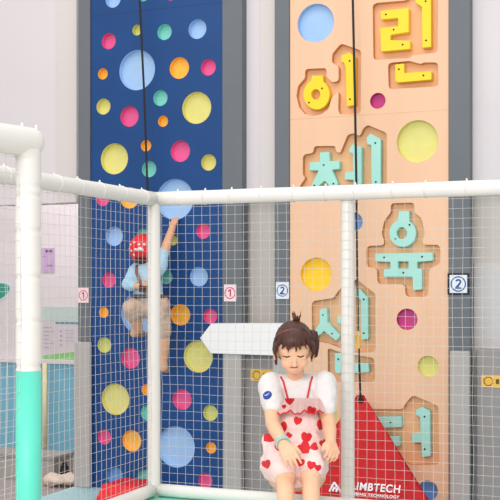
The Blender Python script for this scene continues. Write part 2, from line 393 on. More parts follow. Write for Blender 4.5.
# ------------------------------------------------------------------ belay straps and gates
M_strap = mat('black_webbing', '221f22', .7)
def strap(label, pts, loc):
    t = thing('belay_strap', loc, label, 'strap'); bm = bmesh.new()
    pts = [Vector(p) for p in pts]
    prev = None
    for p in pts:
        w = Vector((.008, 0, 0)); d = Vector((0, .002, 0))
        r = [bm.verts.new(p+s*w+q*d) for s, q in ((-1, -1), (1, -1), (1, 1), (-1, 1))]
        if prev:
            for k in range(4): bm.faces.new((prev[k], prev[(k+1) % 4], r[(k+1) % 4], r[k]))
        else: bm.faces.new(r)
        prev = r
    bm.faces.new(prev[::-1])
    frombm('webbing', bm, M_strap, t); return t
t1 = strap('long black belay strap running up the blue board from the climbing child', [P(137.5, -60, 7.30), P(139.6, 0, 7.28), P(144, 90, 7.27), P(147, 175, 7.26), P(150, 240, 7.25), P(151.5, 286, 7.25)], P(151.5, 286, 7.25))
def ringmesh(name, c, rx, rz, rt, m, parent, axis=Vector((0, 1, 0))):
    bm = bmesh.new(); n = 20
    pts = [Vector((c.x+rx*math.cos(2*math.pi*k/n), c.y, c.z+rz*math.sin(2*math.pi*k/n))) for k in range(n+1)]
    atube(bm, pts, rt, 8, False); return frombm(name, bm, m, parent, True)
ringmesh('carabiner', P(151.5, 289, 7.25), .016, .03, .005, mat('steel', 'a8a8a8', .3, metal=1), t1)
yr = 7.22
t2 = strap('long black belay strap hanging down the wooden board to the red gate', [P(352.3, -60, 7.30), P(352.8, 0, 7.29), P(355, 100, 7.26), P(356.8, 210, 7.24), P(358, 331, yr)], P(358, 331, yr))
Mcar = mat('gold_carabiner', 'e8b73a', .35, metal=.3)
ringmesh('carabiner', P(358.2, 340, yr), .016, .045, .007, Mcar, t2)
o = box('swivel', P(356.2, 348, yr+.01), P(360.4, 346, yr-.02), Mcar, t2)
M_print = M_whitep
def belay_gate():
    yb = 6.75; apex = P(360.5, 395, 7.2)
    xL, xR = P(267, 537, yb).x, P(453, 537, yb).x
    t = thing('belay_gate', (apex.x, yb, 0), 'large red triangular fabric gate standing against the wooden board, with white lettering', 'belay gate')
    bm = bmesh.new(); n = 24; grid = []
    top = [Vector((apex.x-.024, 7.2, apex.z)), Vector((apex.x+.024, 7.2, apex.z))]
    bl, br = Vector((xL, yb, 0)), Vector((xR, yb, 0))
    for i in range(n+1):
        f = i/n; a = top[0].lerp(bl, f); b = top[1].lerp(br, f); row = []
        for j in range(n+1):
            p = a.lerp(b, j/n); p.y += .006*math.sin(j*.5+i*.3)*f*(1-f)*2
            row.append(bm.verts.new(p))
        grid.append(row)
    for i in range(n):
        for j in range(n): bm.faces.new((grid[i][j], grid[i+1][j], grid[i+1][j+1], grid[i][j+1]))
    bmesh.ops.solidify(bm, geom=bm.faces[:], thickness=.004)
    frombm('fabric', bm, M_red, t, True)
    tube('hem_pipe', [bl+Vector((.02, 0, .012)), br+Vector((-.02, 0, .012))], .012, M_red, t)
    # hanging chain and eyelet
    bm = bmesh.new()
    a, b = P(358.8, 350, yr), P(360.5, 398, 7.185)
    for k in range(14):
        p = a.lerp(b, (k+.5)/14); acap(bm, p+Vector((0, 0, .016)), .0075, p-Vector((0, 0, .016)), .0075, 8)
    frombm('tether', bm, M_strap, t, True)
    bm = bmesh.new(); bmesh.ops.create_cone(bm, cap_ends=True, segments=16, radius1=.022, radius2=.018, depth=.01, matrix=Matrix.Translation(P(360.5, 400.5, 7.172)) @ STAND)
    frombm('eyelet', bm, M_black, t)
    # printed lettering on the cloth plane
    d = (bl-top[0]); mid = (bl+br)/2; up = ((top[0]+top[1])/2-mid).normalized(); nx = Vector((1, 0, 0)); nn = nx.cross(up)
    if nn.y > 0: nn = -nn
    def onplane(px, py):
        r = ray(px, py); s = (mid-CAM).dot(nn)/r.dot(nn); return CAM+r*s
    Rm = Matrix((nx, up, nn)).transposed().to_4x4()
    def put(body, x0, x1, py0, py1, h, name, bold):
        a, b = onplane(x0, py0), onplane(x1, py1)
        me = text(body, h, .001, bold=bold, shear=.12, spacing=1.12)
        xs = [v.co.x for v in me.vertices]; w = max(xs)-min(xs); s = (b-a).length/w; cx = (max(xs)+min(xs))/2
        me.transform(Matrix.Translation((a+b)/2+nn*.012) @ Rm @ Matrix.Diagonal((s, 1, 1, 1)) @ Matrix.Translation((-cx, 0, 0)))
        link(name, me, M_print, t)
    put('CLIMBTECH', 344.5, 401, 486.2, 490.4, .072, 'lettering', .0016)
    put('CLIMBING TECHNOLOGY', 346, 400, 494.2, 497.6, .026, 'small_lettering', .0006)
    bm = bmesh.new()
    def strk(q, w=.0125):
        for (x0, y0), (x1, y1) in zip(q, q[1:]):
            a, b = onplane(x0, y0)+nn*.012, onplane(x1, y1)+nn*.012
            dd = (b-a).normalized(); sd = dd.cross(nn)*w/2
            v = [bm.verts.new(p) for p in (a-sd, a+sd, b+sd, b-sd)]; w2 = [bm.verts.new(p.co-nn*.002) for p in v]
            bm.faces.new(v); bm.faces.new(w2[::-1])
            for k in range(4): bm.faces.new((v[k], w2[k], w2[(k+1) % 4], v[(k+1) % 4]))
    strk([(329.8, 492), (334.6, 482.8), (342, 493.2)]); strk([(333, 491.8), (335, 487.4), (336, 489.5)]); strk([(336.5, 492.4), (338.6, 487.6), (341.6, 493)])
    frombm('logo', bm, M_print, t)
belay_gate()
def folded_gate():
    t = thing('belay_gate', P(130, 497, 7.0)*1, 'red fabric gate lying folded on the mat at the foot of the blue board', 'belay gate')
    t.location.z = 0
    bm = bmesh.new()
    xa, xb = PZ(108, 497, 0).x+.02, PZ(174, 494, 0).x
    for k in range(3):
        abox(bm, (xa+.008*k, 6.88+.03*k, .004+.036*k), (xb-.02*k, 7.28-.01*k, .052+.036*k), .014)
    me = fuse(bm, .008, 4, .5, .006, 9); link('fabric', me, M_red, t, True)
    box('hem_strip', (xa-.012, 6.90, .002), (xa+.10, 7.0, .028), M_black, t, bev=.006)
folded_gate()

# ------------------------------------------------------------------ raised platform and net fence
cor = PD(154.5, 199, 4.2); YC = cor.y; XC = cor.x
ZT = P(154.5, 199, YC).z; ZR = P(154.5, 489.5, YC).z; RR = .0265
ZP = ZR-.026
pf = thing('play_platform', ((XC+2.6)/2, 2.4, 0), 'raised mint green edged padded platform inside the netted play area', 'platform')
M_cream = mat('cream_vinyl', 'e4dcd8', .5, .02)
box('base', (XC-.02, .9, 0), (2.6, YC+.03, ZP-.05), M_cream, pf)
box('edge_pad', (XC-.02, YC-.085, ZP-.0495), (2.6, YC+.03, ZP), M_mint, pf, bev=.01)
box('unseen_pale_top', (XC-.02, .9, ZP-.0495), (2.6, YC-.088, ZP), M_cream, pf, bev=.01)  # unseen centre, made pale to keep green bounce off the rails
fence = thing('net_fence', (XC, YC, ZP), 'white netted fence of round posts and rails in front of the climbing boards', 'fence')
XE = P(505, 300, YC).x+.35; YE = 2.2
def rail(name, a, b, r, m=M_white, ties=0):
    a, b = Vector(a), Vector(b); n = 14
    pts = [a.lerp(b, k/n) for k in range(n+1)]
    rad = [r*(1+.02*math.sin(k*2.1)) for k in range(n+1)]
    o = tube(name, pts, rad, m, fence, 20)
    d = (b-a).normalized(); L = (b-a).length; k = .10
    i = 0
    while ties and k < L-.03:
        c = a+d*k; side = d.cross(UP).normalized()
        bm = bmesh.new(); nn = 18
        atube(bm, [c+(side*math.cos(q)+UP*math.sin(q))*(r+.0012) for q in [2*math.pi*j/nn for j in range(nn+1)]], .0016, 6, False)
        q = 1.35+.5*random.random(); dd = side*math.cos(q)+UP*math.sin(q)
        acap(bm, c+dd*(r), .004, c+dd*(r+.006), .003, 8)
        frombm('cable_tie', bm, M_white, o, True); k += ties*(.85+.3*random.random()); i += 1
    return o
rail('top_rail', (XC, YC, ZT), (XE, YC, ZT), RR, ties=.125)
rail('top_rail', (XC, YC, ZT), (XC, YE, ZT), RR, ties=.15)
rail('bottom_rail', (XC, YC, ZR), (XE, YC, ZR), .024)
rail('bottom_rail', (XC, YC, ZR), (XC, YE, ZR), .024)
def post(p, z0, z1, r, name='post', parent=None, m=M_white):
    pts = []; rad = []; z = z0; n = 40
    for k in range(n+1):
        pts.append((p[0], p[1], z0+(z1-z0)*k/n)); rad.append(r*(1-.02*(k % 8 == 0)))
    return tube(name, pts, rad, m, parent or fence, 24)
post((XC, YC-.004), ZP, ZT, .0245)
pp = P(347.6, 300, YC+.03); post((pp.x, YC+.031), ZP, ZT, .0245)
bm = bmesh.new(); bmesh.ops.create_uvsphere(bm, u_segments=20, v_segments=12, radius=RR*1.02, matrix=Matrix.Translation((XC, YC, ZT))); frombm('corner_cap', bm, M_white, fence, True)
def net(name, a, d, L, z0, z1, s, parent, r=.00068, amp=.0025, seed=1):
    bm = bmesh.new(); a = Vector(a); d = Vector(d); nrm = d.cross(UP)
    nu = int(L/s); nv = int(round((z1-z0)/s)); rnd = random.Random(seed)
    def node(i, j):
        u = i*s; z = z0+(z1-z0)*j/nv
        q = Vector((u*1.6+seed*7, z*1.6, seed))
        env = math.sin(math.pi*j/nv)
        return a+d*(u+.006*noise.noise(q*3)*env)+UP*(z+.007*noise.noise(q*2+Vector((5, 3, 1)))*env)+nrm*(.02*noise.noise(q)*env)
    N = [[node(i, j) for j in range(nv+1)] for i in range(nu+1)]
    for i in range(nu+1): atube(bm, N[i], r, 4)
    for j in range(1, nv): atube(bm, [N[i][j] for i in range(nu+1)], r, 4)
    return frombm(name, bm, M_net, parent, False)
net('net', (XC+.03, YC, 0), (1, 0, 0), XE-XC-.05, ZR, ZT, .0338, fence, seed=1)
net('net', (XC, YC-.03, 0), (0, -1, 0), YC-YE-.05, ZR, ZT, .0338, fence, seed=2)

# near frame on the left
nf = PD(28.5, 300, 2.65)
fr = thing('net_fence', (nf.x, nf.y, ZP), 'thick white padded post with turquoise foot and a rail going left, at the left edge', 'fence')
rN = .0305
zt = PD(28.5, 142, 2.65).z
pts = []; rad = []
creases = [PD(28.5, q, 2.65).z for q in (187, 196, 231, 277, 321, 366)]
z = PD(28.5, 371, 2.65).z; z0 = z
zz = list(np.linspace(z0, zt+.008, 120))
pts = [(nf.x, nf.y, q) for q in zz]
rad = [rN*(1-.10*math.exp(-(min(abs(q-c) for c in creases)/.005)**2)) for q in zz]
rad[-1] = rN*.45; rad[-2] = rN*.8; rad[-3] = rN*.95
pn = tube('post', pts, rad, M_white, fr, 28)
o = tube('foam_sleeve', [(nf.x, nf.y, ZP), (nf.x, nf.y, z0)], rN*1.0, M_mintpost, pn, 28); o['label'] = 'turquoise lower sleeve of the post'
rl = PD(-70, 131, 2.42)
rs = Vector((nf.x, nf.y, zt)); rd = (Vector((rl.x, rl.y, zt))-rs)
dn = rd.normalized()
tube('top_rail', [rs-dn*.029, rs-dn*.027, rs-dn*.021, rs-dn*.012]+[rs+rd*k/12 for k in range(13)], [.018, .027, .032, .035]+[.0355]*13, M_white, fr, 28)
d = rd.normalized(); R = .05
bm = bmesh.new()
pts = [rs+d*R*(1-math.sin(q))*1.0-UP*R*(1-math.cos(q)) for q in np.linspace(0, math.pi/2, 9)]
atube(bm, [rs+d*(R+.06)]+[rs+d*(R-R*math.sin(q))-UP*(R-R*math.cos(q)) for q in np.linspace(0, math.pi/2, 10)]+[rs-UP*(R+.05)], rN*.985, 24)
frombm('elbow', bm, M_white, fr, True)
net('net', (nf.x+d.x*.03, nf.y+d.y*.03, 0), (d.x, d.y, 0), rd.length-.04, ZP+.03, zt, .0405, fr, seed=4)
for k in (.055, .10):
    c = rs+d*(k-.08); bm = bmesh.new(); acap(bm, c+UP*.033, .005, c+UP*.0405, .004, 8); frombm('cable_tie', bm, M_white, fr, True)

# ------------------------------------------------------------------ things in the recess on the left
yL = YL-.03
def card(name, pa, pb, pt, pbm, m, label, cat, y=YL, th=.006):
    a, b = P(pa, pt, y), P(pb, pbm, y); t = thing(name, ((a.x+b.x)/2, y, b.z), label, cat)
    box('sheet', (a.x, y-th, b.z), (b.x, y-.0003, a.z), m, t); return t, a, b
def marks(t, name, rects, m, y=YL, th=.006):
    bm = bmesh.new()
    for x0, y0, x1, y1 in rects:
        a, b = P(x0, y0, y), P(x1, y1, y); abox(bm, (a.x, y-th-.002, b.z), (b.x, y-th+.0005, a.z))
    return frombm(name, bm, m, t)
def marks_each(t, name, rects, m, **k):
    for r in rects: marks(t, name, [r], m, **k)
t, a, b = card('notice', 41, 55, 248, 272.5, mat('lilac_paper', 'bfa3c6', .7, .03), 'small lilac notice high on the wall beside the white post', 'notice')
marks_each(t, 'print_mark', [(46, 250, 48, 252.3), (48.6, 250, 50, 252.3), (50.6, 250, 52.4, 252.3)], mat('dark_purple_print', '5a3f63', .6))
marks_each(t, 'print_line', [(47.5, 265, 52.5, 266.3), (44, 256, 45.5, 256.8)], mat('purple_print', '8a6696', .6))
t, a, b = card('poster', 42.8, 79, 306.5, 358, mat('poster_paper', 'cfc6cc', .7, .02), 'large pale poster with grey green header and green foot, left of the blue board', 'poster')
marks(t, 'header', [(42.8, 306.5, 79, 321)], mat('poster_header', 'bccdc8', .7, .02), th=.0055)
marks(t, 'teal_line', [(56, 322, 79, 324)], mat('teal_print', '3f8f96', .6))
marks_each(t, 'print_line', [(43.5, 327+4*k, 52+3*math.sin(k*2), 327.8+4*k) for k in range(6)]+[(60, 330.5+4.6*k, 62.4, 332+4.6*k) for k in range(4)]+[(66, 330+3.5*k, 74, 330.6+3.5*k) for k in range(4)], mat('grey_print', 'a79fae', .6))
q = [xz(*v, YL) for v in ((43, 355.5), (55, 354.2), (66, 352.8), (78, 351.6), (78, 361.5), (43, 361.5))]
link('grass_picture', plate([q], .003, YL-.010), mat('grass_print', '86c277', .7, .1, 30), t)
c = P(1, 291, YL)
bm = bmesh.new()
lf = [(c.x+(-.11+.19*math.cos(q)*(1 if math.cos(q) > 0 else 1.3))*1.0, c.z+.07*math.sin(q)*(1-.25*math.cos(q))+.25*(-.02*math.cos(q))) for q in [2*math.pi*k/40 for k in range(40)]]
bm.free()
lf = [xz(x, y, YL) for x, y in ((-14, 287), (-6, 283.6), (3, 283.4), (8.5, 285), (10.4, 287.6), (8.6, 292), (4.4, 296.2), (-1, 299.6), (-8, 301.5), (-14, 300))]
lf = [tuple(v) for v in fillet(lf, .03)]
t = thing('leaf_decoration', (c.x-.1, YL, c.z), 'dark teal leaf shape on the wall at the left edge', 'wall decoration')
link('leaf', plate([lf], .008, YL-.0085), mat('teal_leaf', '3f9a86', .6, .08, 40), t)
lo = [xz(x, y, YL) for x, y in ((-16, 285), (-6, 281.5), (4, 281.2), (10, 283), (12.4, 287), (10.4, 293), (6, 298), (0, 301.8), (-8, 304), (-16, 303))]
link('leaf_border', plate([[tuple(v) for v in fillet(lo, .03)]], .0035, YL-.0037), mat('pale_leaf_border', 'cdd9e2', .7), t)
# cream pole
a = P(44.6, 300, 8.5)
tag(tube('cream_pole', [(a.x, 8.5, -.04), (a.x, 8.5, P(44, 363, 8.5).z)], .021, mat('cream_paint', 'd8cfa0', .6), None, 16), 'cream coloured pole standing against the blue lower wall, behind the white post', 'pole')
# grey low cabinet
a, b = P(-60, 449, 7.66), P(53.5, 449, 7.66)
t = thing('low_cabinet', ((a.x+b.x)/2, 7.66, -.04), 'low grey cabinet below the blue wall behind the turquoise post', 'cabinet')
Mcab = mat('grey_laminate', 'a8a39f', .6, .03)
box('body', (a.x, 7.66, -.04), (b.x, 7.96, a.z-.03), Mcab, t, bev=.004)
box('top', (a.x-.01, 7.65, a.z-.0295), (b.x+.01, 7.97, a.z), mat('grey_laminate_top', '9c9792', .6), t, bev=.004)
bm = bmesh.new()
c = PZ(64, 487, -.04)
for k in range(16):
    aell(bm, (c.x+random.uniform(-.13, .13), c.y+random.uniform(-.05, .08), -.04+random.uniform(.035, .06)), (random.uniform(.05, .075), .05, random.uniform(.03, .05)))
tag(link('clothes_heap', fuse(bm, .008, 2, .5, .012, 22), mat('beige_cloth', 'dcc8ba', .8, .12, 14), None, True), 'crumpled beige cloth heap on the floor beside the low cabinet', 'clothes')
c = PZ(64.5, 482, -.04)
bm = bmesh.new(); zb = -.04
for r0, z0_, r1, z1_ in ((.035, 0, .04, .05), (.04, .05, .034, .12), (.034, .12, .016, .15), (.018, .15, .018, .175)):
    atube(bm, [(c.x, c.y, zb+z0_), (c.x, c.y, zb+z1_)], [r0, r1], 16)
tag(frombm('bottle', bm, M_black, None, True), 'small black bottle standing behind the beige heap', 'bottle')

# ------------------------------------------------------------------ people
M_skin = mat('skin', 'ecbd9b', .5, .03, 12, sss=.12)
M_skin2 = mat('tanned_skin', 'e0aa88', .5, .04, 12, sss=.1)
M_hair = mat('dark_brown_hair', '4a2a22', .5, .22, 40, bump=.15, bscale=90)
M_hairl = mat('lighter_brown_hair', '74453a', .45, .2, 40)
M_shirt = mat('white_cotton', 'e2e0e1', .8, .015, 12)
M_trim = mat('red_ribbon', 'd3313a', .6, .04)
M_dark = mat('lash_dark', '2c1a18', .6)
def ahand(bm, wrist, dr, back, thumb, L=.115, curl=(.35, .45, .3), spread=.10, r=.0059):
    wrist = Vector(wrist); dr = dr.normalized(); back = (back-dr*back.dot(dr)).normalized(); side = dr.cross(back).normalized()
    if side.dot(thumb) < 0: side = -side                     # side points to the thumb
    pl = L*.47; fl = [.86, .98, .92, .74]; off = [1.5, .5, -.5, -1.5]
    for i in range(4):
        k = wrist+dr*pl*(1-.03*abs(i-1))+side*off[i]*.0130
        acap(bm, wrist+side*off[i]*.006, .0115, k, .0088, 10)
        d = (dr+side*off[i]*spread).normalized(); p = k; rr = r
        for s in range(3):
            a = curl[s]; ax = side
            d2 = d*math.cos(a)-back*math.sin(a); b2 = back*math.cos(a)+d*math.sin(a)
            q = p+d2*L*.48*fl[i]*(.45, .32, .25)[s]
            acap(bm, p, rr, q, rr*.9, 8); p = q; rr *= .92; d = d2; back_i = b2
            back, keep = b2, back
            if s == 0: first = keep
        back = first
    p = wrist+dr*L*.12+side*.013; q = p+(dr*.75+side*.75-back*.25).normalized()*L*.25
    acap(bm, p, .010, q, .0078, 10); q2 = q+(dr*.95+side*.25-back*.3).normalized()*L*.22; acap(bm, q, .0074, q2, .006, 10)
def g(px, py, Y): return PD(px, py, Y)

def girl():
    t = thing('person', g(297, 488, 3.9), 'girl in white shirt and pale dress with red hearts, sitting on the fence rail', 'person')
    # ---------- skeleton points
    neck = g(296.5, 383, 3.85)
    shL, shR = g(271, 391, 3.85), g(322, 390, 3.85)
    elL, elR = g(272.5, 424, 3.72), g(329, 425, 3.77)
    wrL, wrR = g(283.6, 444.5, 3.59), g(330.8, 441.5, 3.69)
    hipL, hipR = g(284, 474, 3.88), g(309, 474, 3.88)
    knL, knR = g(285.3, 479, 3.60), g(310.5, 477.5, 3.60)
    anL = PD(286.5, 479, 3.35); anL.z = ZP+.052
    anR = PD(313, 479, 3.35); anR.z = ZP+.052
    tilt = math.radians(15); HC = g(294.0, 350.2, 3.77)
    F_ = -FWD*math.cos(tilt)-UP*math.sin(tilt); U_ = UP*math.cos(tilt)-FWD*math.sin(tilt)
    yaw = math.radians(0); R_ = RIGHT*math.cos(yaw)-F_*math.sin(yaw)*-1; R_.normalize(); F_ = R_.cross(U_) if R_.cross(U_).dot(-FWD) > 0 else U_.cross(R_)
    S = .865
    def hl(r, u, f): return HC+(R_*r+U_*u+F_*f)*S
    HR = Matrix((R_, U_, F_)).transposed()
    bm = bmesh.new()
    # head
    def he(c, r): aell(bm, hl(*c), [x*S for x in r], HR)
    he((0, .022, -.012), (.072, .082, .086)); he((0, -.026, .022), (.0535, .060, .056)); he((0, -.052, .030), (.039, .034, .044))
    he((0, -.066, .052), (.019, .014, .018)); he((.024, -.034, .042), (.029, .031, .029)); he((-.024, -.034, .042), (.029, .031, .029))
    he((0, .012, .040), (.056, .040, .040))
    acap(bm, hl(0, -.010, .074), .0065*S, hl(0, -.034, .086), .0085*S, 10)
    he((.008, -.037, .079), (.006, .005, .006)); he((-.008, -.037, .079), (.006, .005, .006))
    he((0, -.052, .0725), (.015, .0050, .008)); he((0, -.058, .0705), (.012, .0050, .008))
    for s in (-1, 1):
        he((s*.072, -.018, .0), (.010, .026, .016)); he((s*.029, -.010, .062), (.017, .010, .010))
    acap(bm, hl(0, -.04, -.012), .030, neck, .031)
    # trunk, arms, legs
    acap(bm, neck, .034, g(297, 405, 3.86), .066); acap(bm, g(297, 405, 3.86), .066, g(297, 440, 3.88), .066); acap(bm, g(297, 440, 3.88), .066, g(297, 470, 3.90), .074)
    acap(bm, neck, .030, shL, .032); acap(bm, neck, .030, shR, .032)
    achain(bm, [shL, elL], [.032, .024]); achain(bm, [elL, elL.lerp(wrL, .3), wrL], [.024, .0245, .0175])
    achain(bm, [shR, elR], [.032, .024]); achain(bm, [elR, elR.lerp(wrR, .3), wrR], [.024, .0245, .0175])
    for hp, kn, an in ((hipL, knL, anL), (hipR, knR, anR)):
        achain(bm, [hp, kn], [.062, .034]); acap(bm, kn, .0345, kn, .0345)
        achain(bm, [kn, kn.lerp(an, .35)-UP*.008, an], [.030, .0285, .019])
        heel = an-UP*.028-(-FWD)*.018; toe = an-UP*.032+(-FWD)*.115
        acap(bm, heel, .024, toe, .017); acap(bm, an, .026, an.lerp(toe, .5)+UP*.006, .022)
    ahand(bm, wrL, g(293.5, 462, 3.53)-wrL, (-FWD*.75+UP*.65-RIGHT*.15), RIGHT, .102, (.25, .35, .3), .07)
    ahand(bm, wrR, g(333.6, 453, 3.645)-wrR, (-FWD*.6+UP*.35+RIGHT*.5), -RIGHT, .098, (.6, .7, .5), .06)
    body = link('body', fuse(bm, .0026, 8, .5), M_skin, t, True)
    bv = BVHTree.FromPolygons([v.co[:] for v in body.data.vertices], [p.vertices[:] for p in body.data.polygons])
    def snap(px, py, bvh=bv, lift=.0):
        d = ray(px, py).normalized(); h = bvh.ray_cast(CAM, d)
        return (h[0]-d*lift, h[1]) if h[0] else (None, None)
    def line(name, pts, r, m, lift=.0006, bvh=bv, par=None):
        q = [snap(x, y, bvh, lift)[0] for x, y in pts]; q = [v for v in q if v is not None]
        rr = [r*(.45+.55*math.sin(math.pi*(i+.6)/(len(q)+.2))) for i in range(len(q))]
        return tube(name, q, rr, m, par or t, 8)
    # lowered eyelids with lashes, brows, mouth
    def arc(x0, x1, y, sag, n=9): return [(x0+(x1-x0)*k/(n-1), y+sag*math.sin(math.pi*k/(n-1))) for k in range(n)]
    o = line('eyelash', arc(283.0, 290.0, 356.0, 1.1), .0023, M_dark); o = line('eyelash', arc(297.2, 304.0, 355.8, 1.1), .0023, M_dark)
    Mb = mat('brow_brown', '7d5645', .6)
    ml = mat('lips', 'd27a6e', .45, .03)
    line('lips', arc(289.9, 297.7, 367.3, .6), .0028, ml, 0); line('lip_line', arc(289.8, 297.8, 367.2, .5), .0009, mat('lip_line', 'a04f48', .6), .0036)
    for x in (291.6, 296.4): line('nostril', [(x-.7, 362.3), (x, 362.5), (x+.7, 362.3)], .0008, mat('nostril_shade', 'a86a52', .7), .0)
    # ---------- hair
    bm = bmesh.new()
    def hh(c, r): aell(bm, hl(*c), [x*S for x in r], HR)
    hh((0, .034, -.022), (.077, .080, .088)); hh((0, .0, -.045), (.074, .075, .062)); hh((0, .060, .018), (.068, .045, .062))
    rnd = random.Random(3)
    def hf(r, u):                                            # forehead front surface depth
        e = 1-(r/.078)**2-((u-.022)/.09)**2
        return -.012+.094*math.sqrt(max(.02, e))
    def strand(pts, r0, r1):
        q = [hl(*p) for p in pts]; n = len(q); achain(bm, q, [(r0+(r1-r0)*(k/(n-1))**2)*S for k in range(n)], 8)
    for s in (-1, 1):                                         # side locks in front of the ears
        for k in range(5):
            x = s*(.071+.0015*k); f0 = .030-.012*k; ue = (-.045 if s < 0 else -.022)-.006*k+rnd.uniform(-.012, .01)
            strand([(s*.052, .062, f0+.02), (x, .03, f0+.012), (x+s*.004, 0, f0+.004), (x-s*.002, ue*.6, f0), (x-s*.004, ue, f0+.004)], .0068 if s < 0 else .0085, .002)
    for k in range(7):                                        # sides drawn back
        for s in (-1, 1):
            strand([(s*.03, .10-.006*k, .04-.02*k), (s*.070, .055-.008*k, .02-.016*k), (s*.074, .02-.008*k, -.03-.006*k), (s*.04, .01, -.10)], .010, .007)
    hm = fuse(bm, .0026, 2, .5)
    hair = link('hair', hm, M_hair, t, True)
    bm = bmesh.new()
    for k in range(26):                                       # fringe
        x = -.060+.120*k/25; xe = x*.95+rnd.uniform(-.006, .006); ue = .024+rnd.uniform(-.010, .014)+.010*abs(math.sin(k*.9))
        pts = []
        for q in np.linspace(0, 1, 7):
            r_ = x*.6*(1-q)+xe*q; u_ = .100*(1-q)+ue*q
            pts.append((r_, u_, hf(r_, u_)+.008+.006*math.sin(math.pi*q)))
        strand(pts, .0068 if k % 2 else .0056, .0012)
    link('fringe', fuse(bm, .0018, 1, .5), M_hair, hair, True)
    bm = bmesh.new()
    for k in range(8):                                        # loose tuft above the crown
        a = rnd.uniform(-1, 1); b = rnd.uniform(.5, 1)
        strand([(.010+.016*a, .086, -.045), (.010+.016*a, .118, -.04+.01*b), (.010+.022*a, .122+.026*b, -.035+.012*a), (.008+.034*a, .122+.046*b, -.035+.02*a)], .0032, .0009)
    aell(bm, hl(.008, .096, -.048), (.018, .010, .018), HR)
    for k in range(12):                                       # side tail behind the ear
        a = rnd.uniform(-1, 1); b = rnd.uniform(-1, 1)
        strand([(.055, .055+.01*a, -.05), (.082+.006*a, .045+.016*b, -.035), (.090+.008*a, .005+.016*b, -.030+.01*b), (.084+.012*a, -.035+.012*b, -.03+.014*b)], .010, .003)
    aell(bm, hl(.078, .03, -.04), (.020, .036, .028), HR)
    link('gathered_hair', fuse(bm, .0026, 2, .5), M_hair, hair, True)
    hb = BVHTree.FromPolygons([v.co[:] for v in hm.vertices], [p.vertices[:] for p in hm.polygons])
    o = line('hair_plait', [(277.5+27*q, 339-9.0*math.sin(math.pi*(.12+.76*q))) for q in np.linspace(0, 1, 16)], .0052, M_hairl, -.001, hb, hair)
    # ---------- shirt
    bm = bmesh.new()
    Rv = Matrix((RIGHT, FWD, UP)).transposed()
    def ee(c, r): aell(bm, c, r, Rv)
    ee(g(297, 404, 3.855), (.086, .068, .092)); ee(g(297, 432, 3.87), (.080, .074, .09))
    acap(bm, g(280, 385, 3.84), .038, g(313.5, 384.5, 3.84), .038)
    for c, dx in ((g(270.8, 387.5, 3.835), -1), (g(324, 386, 3.835), 1)):
        ee(c, (.046, .050, .054)); 
    ee(g(272.4, 400, 3.79), (.040, .042, .036)); ee(g(325, 399, 3.81), (.041, .042, .036))
    acap(bm, g(270.9, 388, 3.83), .045, g(272.2, 402, 3.79), .040); acap(bm, g(324.2, 387, 3.83), .045, g(325.5, 401, 3.805), .041)
    acap(bm, g(272.0, 404, 3.79), .036, g(272.8, 407, 3.775), .034); acap(bm, g(326, 403, 3.80), .036, g(327, 406, 3.79), .034)
    atube(bm, [neck-UP*.02, neck+UP*.004-FWD*.004], [.048, .038], 24)
    sh = link('shirt', fuse(bm, .003, 9, .5, .0032, 26), M_shirt, t, True)
    sb = BVHTree.FromPolygons([v.co[:] for v in sh.data.vertices], [p.vertices[:] for p in sh.data.polygons])
    # badge on the sleeve
    p, nn = snap(267.3, 395.2, sb)
    bm = bmesh.new(); Q = nn.to_track_quat('Z', 'Y').to_matrix().to_4x4()
    bmesh.ops.create_cone(bm, cap_ends=True, segments=28, radius1=.0165, radius2=.0155, depth=.004, matrix=Matrix.Translation(p+nn*.001) @ Q)
    bd = frombm('sleeve_badge', bm, mat('badge_blue', '1f4698', .5, .03), sh); bd['label'] = 'round blue badge on the sleeve'
    rx = RIGHT-nn*RIGHT.dot(nn); rx.normalize(); uy = nn.cross(rx); 
    if uy.z < 0: uy = -uy
    tube('badge_mark', [p+nn*.0035+rx*x*.001+uy*y*.001 for x, y in ((-10, 2), (-5, -2), (0, -1.5), (4, 1), (10, 4))], [.0012, .0022, .0026, .002, .001], mat('badge_print', 'b9c8ea', .6), bd, 8)
    # ---------- dress
    bm = bmesh.new()
    ee(g(300, 407, 3.835), (.078, .062, .045)); ee(g(299, 425, 3.82), (.086, .076, .07)); ee(g(295, 446, 3.80), (.104, .090, .085)); ee(g(294.5, 462, 3.80), (.106, .10, .072))
    for c0, c1 in (((280, 464, 3.84), (283.5, 470.5, 3.645)), ((309, 464, 3.84), (309.5, 469.0, 3.645))):
        acap(bm, g(*c0), .072, g(*c1), .051)
    acap(bm, g(281, 455, 3.74), .058, g(283.5, 469, 3.625), .045); acap(bm, g(309.5, 455, 3.74), .055, g(311, 467, 3.625), .045)
    acap(bm, g(297, 455, 3.72), .048, g(297.5, 480, 3.66), .026)
    acap(bm, g(268, 440, 3.80), .024, g(271, 462, 3.73), .022); acap(bm, g(321, 440, 3.80), .020, g(322, 460, 3.74), .018)
    dm = fuse(bm, .003, 6, .5, .0045, 24)
    for v in dm.vertices: pass
    hearts = [(297.4, 421.6, 4.2, .3), (283, 428, 5.2, -.5), (321, 426, 5.2, .4), (268, 437.5, 6.2, .9), (306, 438.5, 5.4, .2), (305, 449, 6.5, -.7), (299, 463, 5, .5),
              (278.4, 447.6, 4, 0), (266.7, 465, 4.5, -.3), (311, 466, 4.4, .2), (318, 468.5, 3.4, 0), (313.5, 447, 4, 1.2), (288.5, 436, 3.2, .6), (324, 444, 4.2, -.4), (290, 457, 3, .4)]
